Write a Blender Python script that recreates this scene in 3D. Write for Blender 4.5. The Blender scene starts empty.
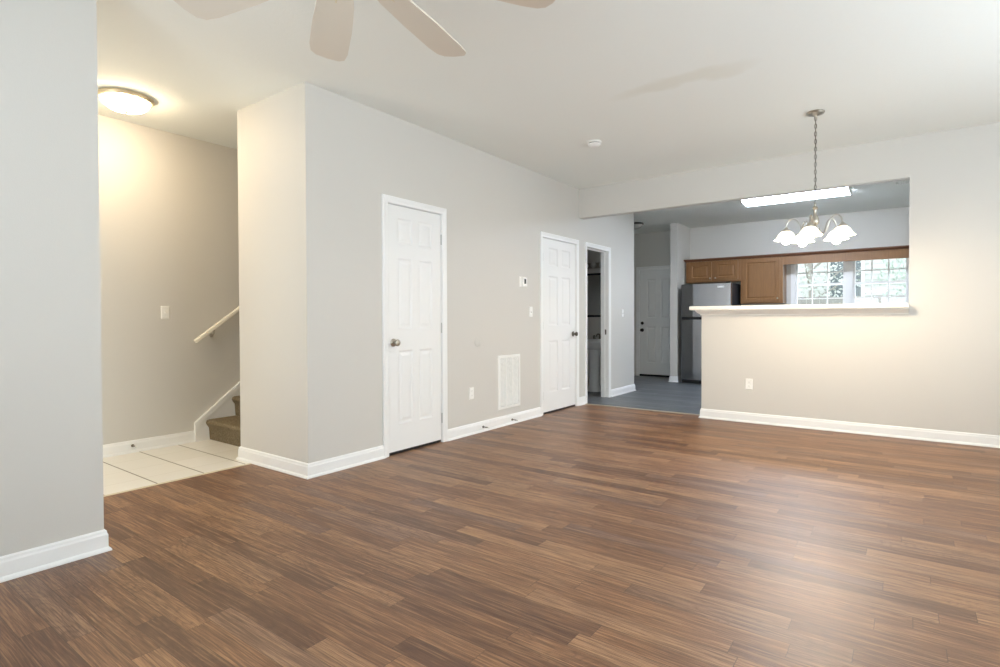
import bpy, bmesh, math, random
from mathutils import Vector, Matrix
random.seed(7)
scn = bpy.context.scene
COL = scn.collection
PI = math.pi

# ------------------------------------------------------------------ camera
YAW, PITCH, ROLL, FPX, CYPX, CAMH = 0.6337, -0.0146, -0.0035, 552.31, 327.14, 1.1074
fw = Vector((math.cos(YAW)*math.cos(PITCH), math.sin(YAW)*math.cos(PITCH), math.sin(PITCH)))
r0 = Vector((math.sin(YAW), -math.cos(YAW), 0)); u0 = r0.cross(fw)
rr = math.cos(ROLL)*r0 + math.sin(ROLL)*u0; uu = -math.sin(ROLL)*r0 + math.cos(ROLL)*u0
cam_d = bpy.data.cameras.new('camera'); cam = bpy.data.objects.new('camera', cam_d); COL.objects.link(cam)
M3 = Matrix((rr, uu, -fw)).transposed().to_4x4()
cam.matrix_world = Matrix.Translation((0, 0, CAMH)) @ M3
cam_d.sensor_width = 36; cam_d.lens = FPX*36/1000; cam_d.shift_y = -(333.5-CYPX)/1000
cam_d.clip_start = 0.05
scn.camera = cam

# ------------------------------------------------------------------ world, exposure, daylight
scn.view_settings.view_transform = 'Standard'; scn.view_settings.look = 'None'
scn.view_settings.gamma = 1; scn.view_settings.use_curve_mapping = False
scn.view_settings.exposure = 0.28
scn.cycles.use_denoising = True
scn.cycles.max_bounces = 10; scn.cycles.diffuse_bounces = 6
scn.cycles.sample_clamp_indirect = 6.0
w = bpy.data.worlds.new('sky'); scn.world = w; w.use_nodes = True
bg = w.node_tree.nodes['Background']
sky = w.node_tree.nodes.new('ShaderNodeTexSky'); sky.sky_type = 'HOSEK_WILKIE'; sky.turbidity = 6.0
sky.sun_direction = (-0.5, -0.4, 0.75); sky.ground_albedo = 0.5
mixw = w.node_tree.nodes.new('ShaderNodeMix'); mixw.data_type = 'RGBA'; mixw.inputs[0].default_value = 0.8
mixw.inputs[7].default_value = (0.93, 0.97, 1.0, 1)
w.node_tree.links.new(sky.outputs[0], mixw.inputs[6]); w.node_tree.links.new(mixw.outputs[2], bg.inputs[0])
bg.inputs[1].default_value = 3.0

def area(name, loc, sx, sy, power, col, d):
    l = bpy.data.lights.new(name, 'AREA'); l.shape = 'RECTANGLE'; l.size = sx; l.size_y = sy
    l.energy = power; l.color = col
    o = bpy.data.objects.new(name, l); COL.objects.link(o); o.location = loc
    o.rotation_euler = Vector(d).to_track_quat('-Z', 'Y').to_euler()
    return o
DAY = (0.78, 0.885, 1.0)
# daylight entering by the windows in the rear wall and the right wall of the living room, and the kitchen window
area('daylight_rear_window', (-1.86, 0.25, 1.25), 2.6, 1.9, 135, DAY, (1, -0.05, 1.25))
area('daylight_right_window', (3.4, -2.86, 1.3), 2.6, 1.7, 118, DAY, (0, 1, 1.6))
area('foyer_fill_light', (-0.16, 4.25, 1.2), 0.5, 1.9, 11, (1.0, 0.95, 0.84), (1, 0.25, 0.1))  # added fill lamp for the foyer, outside an unseen opening
area('daylight_kitchen_window', (10.5, 0.72, 1.65), 1.5, 0.9, 22, (0.85, 0.93, 1.0), (-1, 0, 0))
WARM = (1.0, 0.82, 0.60)
FOYER = (1.0, 0.79, 0.53)
CHAND_EMIT, FOYER_EMIT, FLUOR_EMIT = 300.0, 52.0, 36.0

# ------------------------------------------------------------------ colour and material helpers
def lin(c):
    return tuple(((v/255)/12.92 if v/255 <= 0.04045 else ((v/255+0.055)/1.055)**2.4) for v in c)
def rgba(c): return (*lin(c), 1)
def newmat(name):
    m = bpy.data.materials.new(name); m.use_nodes = True
    return m, m.node_tree.nodes, m.node_tree.links, m.node_tree.nodes['Principled BSDF']
def mat(name, srgb, rough=0.5, metal=0.0, noise=0.0, nscale=20, bump=0.0, bscale=60, spec=0.5, aniso=0.0):
    m, N, L, P = newmat(name)
    P.inputs['Base Color'].default_value = rgba(srgb); P.inputs['Roughness'].default_value = rough
    P.inputs['Metallic'].default_value = metal; P.inputs['Specular IOR Level'].default_value = spec
    if aniso: P.inputs['Anisotropic'].default_value = aniso
    tc = N.new('ShaderNodeTexCoord')
    if noise:
        n = N.new('ShaderNodeTexNoise'); n.inputs['Scale'].default_value = nscale; n.inputs['Detail'].default_value = 4
        L.new(tc.outputs['Object'], n.inputs['Vector'])
        mx = N.new('ShaderNodeMix'); mx.data_type = 'RGBA'
        c = lin(srgb)
        mx.inputs[6].default_value = (*[v*(1-noise) for v in c], 1); mx.inputs[7].default_value = (*[min(1, v*(1+noise)) for v in c], 1)
        L.new(n.outputs['Fac'], mx.inputs[0]); L.new(mx.outputs[2], P.inputs['Base Color'])
    if bump:
        n2 = N.new('ShaderNodeTexNoise'); n2.inputs['Scale'].default_value = bscale; n2.inputs['Detail'].default_value = 3
        L.new(tc.outputs['Object'], n2.inputs['Vector'])
        b = N.new('ShaderNodeBump'); b.inputs['Strength'].default_value = bump; b.inputs['Distance'].default_value = 0.01
        L.new(n2.outputs['Fac'], b.inputs['Height']); L.new(b.outputs[0], P.inputs['Normal'])
    return m
def emit(name, srgb, strength, base=(240, 240, 235)):
    m, N, L, P = newmat(name)
    P.inputs['Base Color'].default_value = rgba(base); P.inputs['Roughness'].default_value = 0.3
    P.inputs['Emission Color'].default_value = (*srgb, 1); P.inputs['Emission Strength'].default_value = strength
    return m

class NT:
    """tiny node-graph helper"""
    def __init__(s, m): s.N = m.node_tree.nodes; s.L = m.node_tree.links
    def put(s, sock, v):
        if isinstance(v, bpy.types.NodeSocket): s.L.new(v, sock)
        else: sock.default_value = v
    def math(s, op, a, b=0.0, c=None):
        n = s.N.new('ShaderNodeMath'); n.operation = op
        s.put(n.inputs[0], a); s.put(n.inputs[1], b)
        if c is not None: s.put(n.inputs[2], c)
        return n.outputs[0]
    def comb(s, x, y, z):
        n = s.N.new('ShaderNodeCombineXYZ'); s.put(n.inputs[0], x); s.put(n.inputs[1], y); s.put(n.inputs[2], z); return n.outputs[0]
    def white(s, v):
        n = s.N.new('ShaderNodeTexWhiteNoise'); n.noise_dimensions = '3D'; s.put(n.inputs['Vector'], v); return n
    def noise(s, v, scale, detail=3, rough=0.5, dist=0.0):
        n = s.N.new('ShaderNodeTexNoise'); s.put(n.inputs['Vector'], v); n.inputs['Scale'].default_value = scale
        n.inputs['Detail'].default_value = detail; n.inputs['Roughness'].default_value = rough; n.inputs['Distortion'].default_value = dist
        return n.outputs['Fac']
    def ramp(s, f, stops):
        n = s.N.new('ShaderNodeValToRGB'); s.put(n.inputs[0], f)
        e = n.color_ramp.elements
        while len(e) < len(stops): e.new(0.5)
        for k, (p, c) in enumerate(stops): e[k].position = p; e[k].color = c if len(c) == 4 else rgba(c)
        return n.outputs[0]
    def mix(s, f, a, b, blend='MIX'):
        n = s.N.new('ShaderNodeMix'); n.data_type = 'RGBA'; n.blend_type = blend
        s.put(n.inputs[0], f); s.put(n.inputs[6], a); s.put(n.inputs[7], b); return n.outputs[2]
    def xyz(s):
        t = s.N.new('ShaderNodeTexCoord'); q = s.N.new('ShaderNodeSeparateXYZ'); s.L.new(t.outputs['Object'], q.inputs[0])
        return q.outputs[0], q.outputs[1], q.outputs[2], t.outputs['Object']

def plank_material(name, wid, length, tones, dark, light, rough, gap, gap_col, grain=1.0, bump=0.25, lines=0.6, spec=0.6):
    m, N, L, P = newmat(name); g = NT(m)
    x, y, z, v = g.xyz()
    row = g.math('FLOOR', g.math('DIVIDE', x, wid))
    off = g.math('MULTIPLY', g.white(g.comb(row, 3.3, 1.7)).outputs['Value'], length*7.0)
    ly = g.math('DIVIDE', g.math('ADD', y, off), length)
    col = g.math('FLOOR', ly)
    wn = g.white(g.comb(row, col, 0.5)); rid = wn.outputs['Value']
    rid2 = g.white(g.comb(col, row, 7.5)).outputs['Value']
    base = g.ramp(rid, tones)
    # grain: streaks stretched along Y, shifted per plank
    sh = g.math('MULTIPLY', rid, 37.0)
    xs = g.math('ADD', x, sh)
    wob = g.math('MULTIPLY', g.noise(g.comb(xs, g.math('MULTIPLY', y, 0.5), sh), 5.0, 2), 0.014)
    xw = g.math('ADD', xs, wob)
    fine = g.noise(g.comb(xw, g.math('MULTIPLY', y, 0.022), sh), 330, 4, 0.7)
    streak = g.noise(g.comb(xw, g.math('MULTIPLY', y, 0.03), rid2), 115, 5, 0.65)
    broad = g.noise(g.comb(xw, g.math('MULTIPLY', y, 0.12), rid2), 22, 2, 0.5)
    fld = g.noise(g.comb(xs, g.math('MULTIPLY', y, 0.2), sh), 8.0, 2, 0.5, 0.4)
    rings = g.math('FRACT', g.math('MULTIPLY', fld, 22.0))
    ringl = g.math('SUBTRACT', 1.0, g.math('MULTIPLY', g.math('ABSOLUTE', g.math('SUBTRACT', rings, 0.5)), 2.0))
    ringd = g.math('MULTIPLY', g.math('POWER', ringl, 2.5), g.math('GREATER_THAN', rid2, 0.55))
    fd = g.ramp(fine, [(0.38, (0, 0, 0, 1)), (0.60, (1, 1, 1, 1))])
    sd_ = g.ramp(streak, [(0.34, (1, 1, 1, 1)), (0.54, (0, 0, 0, 1))])
    sl_ = g.ramp(streak, [(0.52, (0, 0, 0, 1)), (0.70, (1, 1, 1, 1))])
    bd_ = g.ramp(broad, [(0.36, (1, 1, 1, 1)), (0.62, (0, 0, 0, 1))])
    c1 = g.mix(g.math('MULTIPLY', bd_, 0.30*grain), base, rgba(dark))
    c1 = g.mix(g.math('MULTIPLY', g.math('SUBTRACT', 1.0, fd), lines*grain), c1, rgba(dark))
    c2 = g.mix(g.math('MULTIPLY', ringd, 0.35*grain), c1, rgba(dark))
    c3 = g.mix(g.math('MULTIPLY', sl_, 0.34*grain), c2, rgba(light))
    c4 = g.mix(g.math('MULTIPLY', sd_, 0.45*grain), c3, rgba(dark))
    fx = g.math('FRACT', g.math('DIVIDE', x, wid)); fy = g.math('FRACT', ly)
    ex = g.math('MINIMUM', fx, g.math('SUBTRACT', 1.0, fx)); ey = g.math('MINIMUM', fy, g.math('SUBTRACT', 1.0, fy))
    gx = g.math('LESS_THAN', g.math('MULTIPLY', ex, wid), gap); gy = g.math('LESS_THAN', g.math('MULTIPLY', ey, length), gap)
    gm = g.math('MAXIMUM', gx, gy)
    c5 = g.mix(g.math('MULTIPLY', gm, 0.55), c4, rgba(gap_col))
    L.new(c5, P.inputs['Base Color'])
    rr_ = g.math('ADD', rough-0.06, g.math('MULTIPLY', fine, 0.14))
    L.new(rr_, P.inputs['Roughness'])
    P.inputs['Specular IOR Level'].default_value = spec
    b = N.new('ShaderNodeBump'); b.inputs['Strength'].default_value = bump; b.inputs['Distance'].default_value = 0.0015
    h = g.math('SUBTRACT', g.math('ADD', fine, g.math('MULTIPLY', broad, 0.5)), g.math('MULTIPLY', gm, 0.8))
    L.new(h, b.inputs['Height']); L.new(b.outputs[0], P.inputs['Normal'])
    return m

WALLC = (212, 209, 202)
M_wall = mat('wall_paint', WALLC, 0.55, bump=0.06, bscale=220, spec=0.3)
M_trim = mat('white_trim_paint', (243, 243, 241), 0.35, noise=0.01, nscale=8, spec=0.4)
M_door = mat('white_door_paint', (240, 240, 238), 0.38, noise=0.01, nscale=6, bump=0.03, bscale=160, spec=0.4)
M_plastic = mat('white_plastic', (244, 243, 238), 0.35, noise=0.01, nscale=10)
M_nickel = mat('satin_nickel', (186, 180, 168), 0.28, 1.0, noise=0.03)
M_darknickel = mat('aged_nickel', (120, 114, 104), 0.28, 1.0, noise=0.05)
M_hinge = mat('worn_painted_hinge', (196, 196, 192), .4, .3, noise=.04)
M_bronze = mat('dark_bronze', (52, 46, 42), 0.4, 0.6, noise=0.05)
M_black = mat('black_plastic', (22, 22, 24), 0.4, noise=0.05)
M_porc = mat('white_porcelain', (238, 238, 236), 0.15, noise=0.01, nscale=4)
M_steel = mat('brushed_stainless', (178, 179, 182), 0.24, 1.0, noise=0.03, nscale=3, aniso=0.6)
M_fridge = mat('dark_grey_enamel', (52, 55, 60), 0.4, 0.2, noise=0.04)
M_mirror = mat('mirror_silver', (210, 214, 214), 0.03, 1.0, noise=0.005)
M_fan = mat('fan_blade_tan', (226, 217, 200), 0.5, noise=0.03, nscale=5)
M_ledge = mat('ledge_white_paint', (245, 242, 232), 0.35, noise=0.01, nscale=6)
M_rail = mat('handrail_paint', (243, 238, 224), 0.35, noise=0.01, nscale=6)
M_brass = mat('brushed_brass', (226, 212, 180), 0.35, 0.5, noise=0.04)
M_thresh = mat('threshold_metal', (200, 190, 170), 0.35, 0.7, noise=0.05)

# ceiling with orange-peel texture and one faint, slightly darker beige streak
M_ceil, N, L, P = newmat('ceiling_texture_paint'); g = NT(M_ceil); x, y, z, v = g.xyz()
P.inputs['Roughness'].default_value = 0.8; P.inputs['Specular IOR Level'].default_value = 0.2
nn = g.noise(v, 55, 4, 0.6); b = N.new('ShaderNodeBump'); b.inputs['Strength'].default_value = 0.22; b.inputs['Distance'].default_value = 0.006
L.new(nn, b.inputs['Height']); L.new(b.outputs[0], P.inputs['Normal'])
sx = g.math('DIVIDE', g.math('SUBTRACT', g.math('ADD', x, g.math('MULTIPLY', g.math('SUBTRACT', g.noise(v, 3.0, 2), 0.5), 0.35)), 3.87), 0.11)
sy = g.math('DIVIDE', g.math('SUBTRACT', y, 1.28), 0.55)
d2 = g.math('ADD', g.math('MULTIPLY', sx, sx), g.math('MULTIPLY', sy, sy))
st = g.ramp(d2, [(0.2, (1, 1, 1, 1)), (1.0, (0, 0, 0, 1))])
L.new(g.mix(g.math('MULTIPLY', st, 0.4), rgba((240, 242, 236)), rgba((223, 221, 206))), P.inputs['Base Color'])

M_wood = plank_material('walnut_strip_floor', 0.0905, 0.78,
    [(0.0, (118, 84, 63)), (0.25, (148, 106, 75)), (0.55, (168, 123, 88)), (0.8, (186, 142, 104)), (1.0, (138, 108, 92))],
    (78, 49, 32), (206, 162, 116), 0.42, 0.0012, (44, 30, 22), 1.1, 0.35)
M_vinyl = plank_material('grey_vinyl_plank', 0.15, 1.1,
    [(0.0, (92, 96, 99)), (0.5, (112, 116, 119)), (1.0, (130, 133, 135))],
    (74, 78, 82), (170, 172, 174), 0.42, 0.002, (60, 62, 66), 1.2, 0.2, 0.5)

# foyer tile
M_tile, N, L, P = newmat('cream_ceramic_tile'); g = NT(M_tile); x, y, z, v = g.xyz()
TW = 0.309
def tilecut(c, o):
    f = g.math('FRACT', g.math('DIVIDE', g.math('ADD', c, o), TW))
    return g.math('MULTIPLY', g.math('MINIMUM', f, g.math('SUBTRACT', 1.0, f)), TW)
gx = g.math('LESS_THAN', tilecut(x, -1.627+TW*10), 0.0045); gy = g.math('LESS_THAN', tilecut(y, -4.92+TW*20), 0.003)
idn = g.white(g.comb(g.math('FLOOR', g.math('DIVIDE', g.math('ADD', x, -1.627+TW*10), TW)), g.math('FLOOR', g.math('DIVIDE', g.math('ADD', y, -4.92+TW*20), TW)), 0.5)).outputs['Value']
tb = g.mix(idn, rgba((240, 237, 228)), rgba((246, 243, 236)))
tb = g.mix(g.math('MULTIPLY', g.noise(v, 9, 4), 0.3), tb, rgba((230, 224, 208)))
tb = g.mix(g.math('MULTIPLY', gy, 0.35), tb, rgba((180, 168, 140)))
tb = g.mix(gx, tb, rgba((120, 102, 74)))
L.new(tb, P.inputs['Base Color']); P.inputs['Roughness'].default_value = 0.3

# carpet
M_carpet, N, L, P = newmat('brown_cut_pile_carpet'); g = NT(M_carpet); x, y, z, v = g.xyz()
cn = g.noise(v, 70, 4, 0.7); c2n = g.noise(v, 12, 3)
L.new(g.mix(c2n, g.ramp(cn, [(0.3, (84, 74, 58)), (0.7, (176, 160, 132))]), rgba((118, 105, 82))), P.inputs['Base Color'])
P.inputs['Roughness'].default_value = 0.95; P.inputs['Specular IOR Level'].default_value = 0.1
b = N.new('ShaderNodeBump'); b.inputs['Strength'].default_value = 0.9; b.inputs['Distance'].default_value = 0.008
L.new(cn, b.inputs['Height']); L.new(b.outputs[0], P.inputs['Normal'])

# cabinet maple, grain vertical
M_cab, N, L, P = newmat('honey_maple_cabinet'); g = NT(M_cab); x, y, z, v = g.xyz()
gv = g.comb(g.math('ADD', x, y), g.math('SUBTRACT', x, y), g.math('MULTIPLY', z, 0.08))
gn = g.noise(gv, 60, 5, 0.6, 0.5)
L.new(g.mix(gn, rgba((110, 75, 43)), rgba((150, 107, 63))), P.inputs['Base Color']); P.inputs['Roughness'].default_value = 0.4
M_cabdark = mat('cabinet_crown_stain', (104, 66, 42), 0.4, noise=0.1, nscale=30)

# glass
M_glass, N, L, P = newmat('window_glass')
tr = N.new('ShaderNodeBsdfTransparent'); tr.inputs[0].default_value = (0.96, 0.98, 0.98, 1)
gl = N.new('ShaderNodeBsdfGlossy'); gl.inputs['Roughness'].default_value = 0.02
fr = N.new('ShaderNodeFresnel'); fr.inputs[0].default_value = 1.45
ms = N.new('ShaderNodeMixShader'); L.new(fr.outputs[0], ms.inputs[0]); L.new(tr.outputs[0], ms.inputs[1]); L.new(gl.outputs[0], ms.inputs[2])
L.new(ms.outputs[0], N['Material Output'].inputs[0])

# ------------------------------------------------------------------ mesh helpers
class MB:
    def __init__(s): s.bm = bmesh.new()
    def quad(s, pts):
        vs = [s.bm.verts.new(p) for p in pts]
        try: return s.bm.faces.new(vs)
        except ValueError: return None
    def box(s, x0, x1, y0, y1, z0, z1):
        v = [s.bm.verts.new(p) for p in ((x0,y0,z0),(x1,y0,z0),(x1,y1,z0),(x0,y1,z0),(x0,y0,z1),(x1,y0,z1),(x1,y1,z1),(x0,y1,z1))]
        for f in ((0,3,2,1),(4,5,6,7),(0,1,5,4),(1,2,6,5),(2,3,7,6),(3,0,4,7)): s.bm.faces.new([v[i] for i in f])
        return s
    def rings(s, rings, close_u=True, cap=True):
        vr = [[s.bm.verts.new(p) for p in r] for r in rings]; n = len(vr[0])
        for a, b in zip(vr, vr[1:]):
            for i in range(n if close_u else n-1):
                s.bm.faces.new((a[i], a[(i+1) % n], b[(i+1) % n], b[i]))
        if cap and close_u:
            s.bm.faces.new(vr[0][::-1]); s.bm.faces.new(vr[-1])
        return s
    def lathe(s, prof, o, axis=(0, 0, 1), n=32, cap=True):
        a = Vector(axis).normalized(); t = Vector((1, 0, 0)) if abs(a.x) < .9 else Vector((0, 1, 0))
        p = a.cross(t).normalized(); q = a.cross(p); o = Vector(o)
        return s.rings([[o + a*h + (p*math.cos(k*2*PI/n) + q*math.sin(k*2*PI/n))*max(r, 1e-4) for k in range(n)] for r, h in prof], cap=cap)
    def tube(s, pts, r, n=10, closed=False):
        pts = [Vector(p) for p in pts]; R = []
        rad = r if isinstance(r, (list, tuple)) else [r]*len(pts)
        m = len(pts); prev = None
        for i in range(m):
            if closed: t = (pts[(i+1) % m]-pts[i-1]).normalized()
            else: t = (pts[min(i+1, m-1)]-pts[max(i-1, 0)]).normalized()
            if prev is None:
                ref = Vector((0, 0, 1)) if abs(t.z) < .9 else Vector((1, 0, 0)); a = t.cross(ref).normalized()
            else: a = (prev - t*prev.dot(t)).normalized()
            prev = a; b = t.cross(a)
            R.append([pts[i]+(a*math.cos(k*2*PI/n)+b*math.sin(k*2*PI/n))*rad[i] for k in range(n)])
        if closed: R.append(R[0]); return s.rings(R, cap=False)
        return s.rings(R)
    def sphere(s, c, r, n=20, sc=(1, 1, 1)):
        h = n//2; c = Vector(c)
        return s.rings([[c+Vector((math.sin(PI*j/h)*math.cos(k*2*PI/n)*sc[0], math.sin(PI*j/h)*math.sin(k*2*PI/n)*sc[1], -math.cos(PI*j/h)*sc[2]))*r for k in range(n)]
                        for j in [0.04]+list(range(1, h))+[h-0.04]])
    def sweep(s, path, prof, side=1):
        """profile (offset, z) swept along a plan polyline, mitred; side=1 offsets to the left of travel"""
        P = [Vector((p[0], p[1])) for p in path]; R = []
        for i in range(len(P)):
            def nrm(a, b): d = (b-a).normalized(); return Vector((-d.y, d.x))*side
            if i == 0: m = nrm(P[0], P[1])
            elif i == len(P)-1: m = nrm(P[-2], P[-1])
            else:
                n1, n2 = nrm(P[i-1], P[i]), nrm(P[i], P[i+1]); m = (n1+n2)/(1+n1.dot(n2))
            R.append([(P[i].x+m.x*o, P[i].y+m.y*o, z) for o, z in prof])
        return s.rings(R)
    def casing(s, f, a0, a1, h, prof):
        """U-shaped mitred casing; f(u, v, d) places it; profile (w outward, d proud)"""
        return s.rings([[f(a0-w, 0, d) for w, d in prof], [f(a0-w, h+w, d) for w, d in prof],
                        [f(a1+w, h+w, d) for w, d in prof], [f(a1+w, 0, d) for w, d in prof]])
    def frame4(s, f, a0, a1, v0, v1, prof):
        R = [[f(a0-w, v0-w, d) for w, d in prof], [f(a0-w, v1+w, d) for w, d in prof], [f(a1+w, v1+w, d) for w, d in prof], [f(a1+w, v0-w, d) for w, d in prof]]
        R.append(R[0]); return s.rings(R, cap=False)
    def panels(s, f, us, vs, cells, steps, d0=0.0, thick=0.03):
        """a slab whose front face has stepped panels in the given cells; steps = [(inset, depth)]"""
        for i in range(len(us)-1):
            for j in range(len(vs)-1):
                a0, a1, b0, b1 = us[i], us[i+1], vs[j], vs[j+1]
                if (i, j) in cells:
                    prev = (0, d0)
                    for ins, dep in steps:
                        o, p = prev[0], ins
                        A = [f(a0+o, b0+o, prev[1]), f(a1-o, b0+o, prev[1]), f(a1-o, b1-o, prev[1]), f(a0+o, b1-o, prev[1])]
                        B = [f(a0+p, b0+p, d0+dep), f(a1-p, b0+p, d0+dep), f(a1-p, b1-p, d0+dep), f(a0+p, b1-p, d0+dep)]
                        for k in range(4): s.quad([A[k], A[(k+1) % 4], B[(k+1) % 4], B[k]])
                        prev = (ins, d0+dep)
                    s.quad(B)
                else: s.quad([f(a0, b0, d0), f(a1, b0, d0), f(a1, b1, d0), f(a0, b1, d0)])
        a0, a1, b0, b1 = us[0], us[-1], vs[0], vs[-1]; F = [(a0, b0), (a1, b0), (a1, b1), (a0, b1)]
        for k in range(4):
            p, q = F[k], F[(k+1) % 4]
            s.quad([f(*p, d0), f(*p, d0-thick), f(*q, d0-thick), f(*q, d0)])
        s.quad([f(*p, d0-thick) for p in F])
        bmesh.ops.remove_doubles(s.bm, verts=s.bm.verts, dist=1e-5)
        return s

def wloc(o):
    p = Vector((0, 0, 0))
    while o: p += o.location; o = o.parent
    return p
def obj(name, mb, m, parent=None, smooth=False, bevel=0, kind=None, label=None, cat=None, group=None, loc=None):
    """link the mesh as ONE object; vertices were given in world space"""
    bm = mb.bm; bmesh.ops.recalc_face_normals(bm, faces=bm.faces)
    o = bpy.data.objects.new(name, None)
    bpy.data.objects.remove(o)
    me = bpy.data.meshes.new(name)
    org = wloc(parent) if parent else (Vector(loc) if loc else Vector((0, 0, 0)))
    if org.length: bmesh.ops.translate(bm, verts=bm.verts, vec=-org)
    bm.to_mesh(me); bm.free(); me.materials.append(m)
    o = bpy.data.objects.new(name, me); COL.objects.link(o)
    if parent: o.parent = parent
    elif loc: o.location = loc
    if smooth:
        for p in me.polygons: p.use_smooth = True
        try: me.set_sharp_from_angle(angle=math.radians(38))
        except Exception: pass
    if bevel:
        b = o.modifiers.new('bevel', 'BEVEL'); b.width = bevel; b.segments = 2; b.limit_method = 'ANGLE'; b.angle_limit = math.radians(40)
    tag(o, label, cat, group, kind)
    return o
def tag(o, label=None, cat=None, group=None, kind=None):
    if kind: o['kind'] = kind
    if label: o['label'] = label
    if cat: o['category'] = cat
    if group: o['group'] = group
    return o
def thing(name, label, cat, loc, group=None, kind=None):
    o = bpy.data.objects.new(name, None); COL.objects.link(o); o.location = loc; o.empty_display_size = 0.1
    return tag(o, label, cat, group, kind)
def struct(name, mb, m, label, cat, **k): return obj(name, mb, m, kind='structure', label=label, cat=cat, **k)

# ------------------------------------------------------------------ plan dimensions
H = 2.757; T = 0.115
YL = 3.362           # door wall
XN = 2.305           # its end toward the foyer
YE = 4.257           # end wall meets the stair opening
XE = 8.053           # door wall's far end
XP = 6.284; XPB = XP+T   # pass-through wall
YJ = -0.021; YH = 1.832; ZH = 2.388; ZLEDGE = 1.2
YN = 3.102; XNL = 0.999  # near left wall
YB = 5.22            # foyer back wall
XK = 10.24           # kitchen back wall
XR, YR = -1.8, -2.8  # rear wall, right wall
YKR = -0.9           # kitchen right wall
DH = 2.045           # door opening height
def fL(u, v, d): return (u, YL-d, v)
def fK(u, v, d): return (XK-d, u, v)

# ------------------------------------------------------------------ floors and ceiling
struct('floor', MB().box(XR-.1, XP+.13, YR-.1, 4.06, -.1, 0), M_wood, 'brown wood strip floor of the living room', 'floor')
struct('floor_foyer', MB().box(-.1, 6.35, 4.06, 5.4, -.1, 0.001), M_tile, 'cream ceramic tile floor of the foyer by the stairs', 'floor')
struct('floor_kitchen', MB().box(XP+.13, XK+.12, YKR-.1, 4.06, -.1, 0.0005).box(6.35, XK+.12, 4.06, 5.4, -.1, 0.0005), M_vinyl, 'grey vinyl plank floor of the kitchen and back hall', 'floor')
struct('ceiling', MB().box(XR-.12, XK+.12, YR-.12, 5.5, H, H+.1), M_ceil, 'white textured ceiling with a faint darker streak', 'ceiling')

# ------------------------------------------------------------------ walls
def wall_x(mb, y0, y1, x0, x1, holes, h=H):
    """wall running along X with rectangular openings (x0, x1, z0, z1)"""
    c = x0
    for a, b_, z0, z1 in sorted(holes):
        mb.box(c, a, y0, y1, 0, h)
        if z0 > 0: mb.box(a, b_, y0, y1, 0, z0)
        mb.box(a, b_, y0, y1, z1, h); c = b_
    mb.box(c, x1, y0, y1, 0, h); return mb
def wall_y(mb, x0, x1, y0, y1, holes, h=H):
    c = y0
    for a, b_, z0, z1 in sorted(holes):
        mb.box(x0, x1, c, a, 0, h)
        if z0 > 0: mb.box(x0, x1, a, b_, 0, z0)
        mb.box(x0, x1, a, b_, z1, h); c = b_
    mb.box(x0, x1, c, y1, 0, h); return mb

D1 = (3.052, 3.688); D2 = (5.404, 6.197); D3 = (6.495, 7.140); D4 = (3.42, 4.165)
JB = 0.018
def hole(d): return (d[0]-JB, d[1]+JB, 0, DH+JB)
struct('wall_left', wall_x(MB(), YL, YL+T, XN, XE, [hole(D1), hole(D2), hole(D3)]), M_wall, 'long greige wall holding the two white doors and the bathroom doorway', 'wall')
struct('wall_foyer_end', MB().box(XN, XN+T, YL+T, YE, 0, H), M_wall, 'short warm lit wall between the stairs and the living room', 'wall')
struct('wall_stair', MB().box(XN+T, 6.3, YE-T, YE, 0, H), M_wall, 'inner wall alongside the carpeted stairs', 'wall')
struct('wall_near_left', MB().box(XR, XNL, YN, YN+T, 0, H), M_wall, 'pale grey wall nearest the camera ending at the foyer opening', 'wall')
struct('wall_foyer', MB().box(-.1, 6.35, YB, YB+.12, 0, H), M_wall, 'warm beige back wall of the foyer with switch and handrail', 'wall')
struct('wall_foyer_left', wall_y(MB(), -.1, 0, YN+T, YB, [(3.98, 4.52, .2, 2.2)]), M_wall, 'side wall of the foyer behind the near wall', 'wall')  # opening is added, out of view, to let in the foyer fill
struct('wall_stair_end', MB().box(6.2, 6.3, YE, YB, 0, H), M_wall, 'wall closing the stairwell', 'wall')
struct('wall_closet', MB().box(6.3, 6.4, YL+T, 5.2, 0, H), M_wall, 'wall between closet and bathroom', 'wall')
struct('wall_bathroom', MB().box(XE-T, XE, YL+T, 5.1, 0, H), M_wall, 'bathroom wall carrying the mirror and sink', 'wall')
struct('wall_bathroom_end', MB().box(6.4, XE-T, 5.0, 5.1, 0, H), M_wall, 'end wall of the bathroom', 'wall')
struct('wall_far', MB().box(XP, XPB, YR, YJ, 0, H).box(XP, XPB, YJ, YL, ZH, H), M_wall, 'cream wall and header framing the kitchen pass-through', 'wall')
struct('wall_half', MB().box(XP, XPB, YJ, YH, 0, 1.197), M_wall, 'cream half wall under the breakfast bar ledge', 'wall')
WIN = [(-0.045, 0.685, 1.16, 2.07), (0.76, 1.49, 1.16, 2.07)]
struct('wall_kitchen', wall_y(MB(), XK, XK+.12, YKR-.1, 5.3, [(WIN[0][0], WIN[0][1], 1.16, 2.07), (WIN[1][0], WIN[1][1], 1.16, 2.07), (D4[0]-JB, D4[1]+JB, 0, DH+JB)]),
       M_wall, 'back wall of kitchen and hall with window and rear door', 'wall')
struct('wall_partition', MB().box(9.53, XK, 3.19, 3.314, 0, H), M_wall, 'narrow wall beside the refrigerator', 'wall')
struct('wall_kitchen_right', MB().box(XPB, XK, YKR-.1, YKR, 0, H), M_wall, 'right side wall of the kitchen', 'wall')
struct('wall_hall', MB().box(XE, XK, 5.1, 5.2, 0, H), M_wall, 'end wall of the back hall', 'wall')
struct('wall_rear', wall_y(MB(), XR-.12, XR, YR, YN, [(-1.1, 1.6, 0.3, 2.2)]), M_wall, 'living room wall behind the camera', 'wall')
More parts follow.
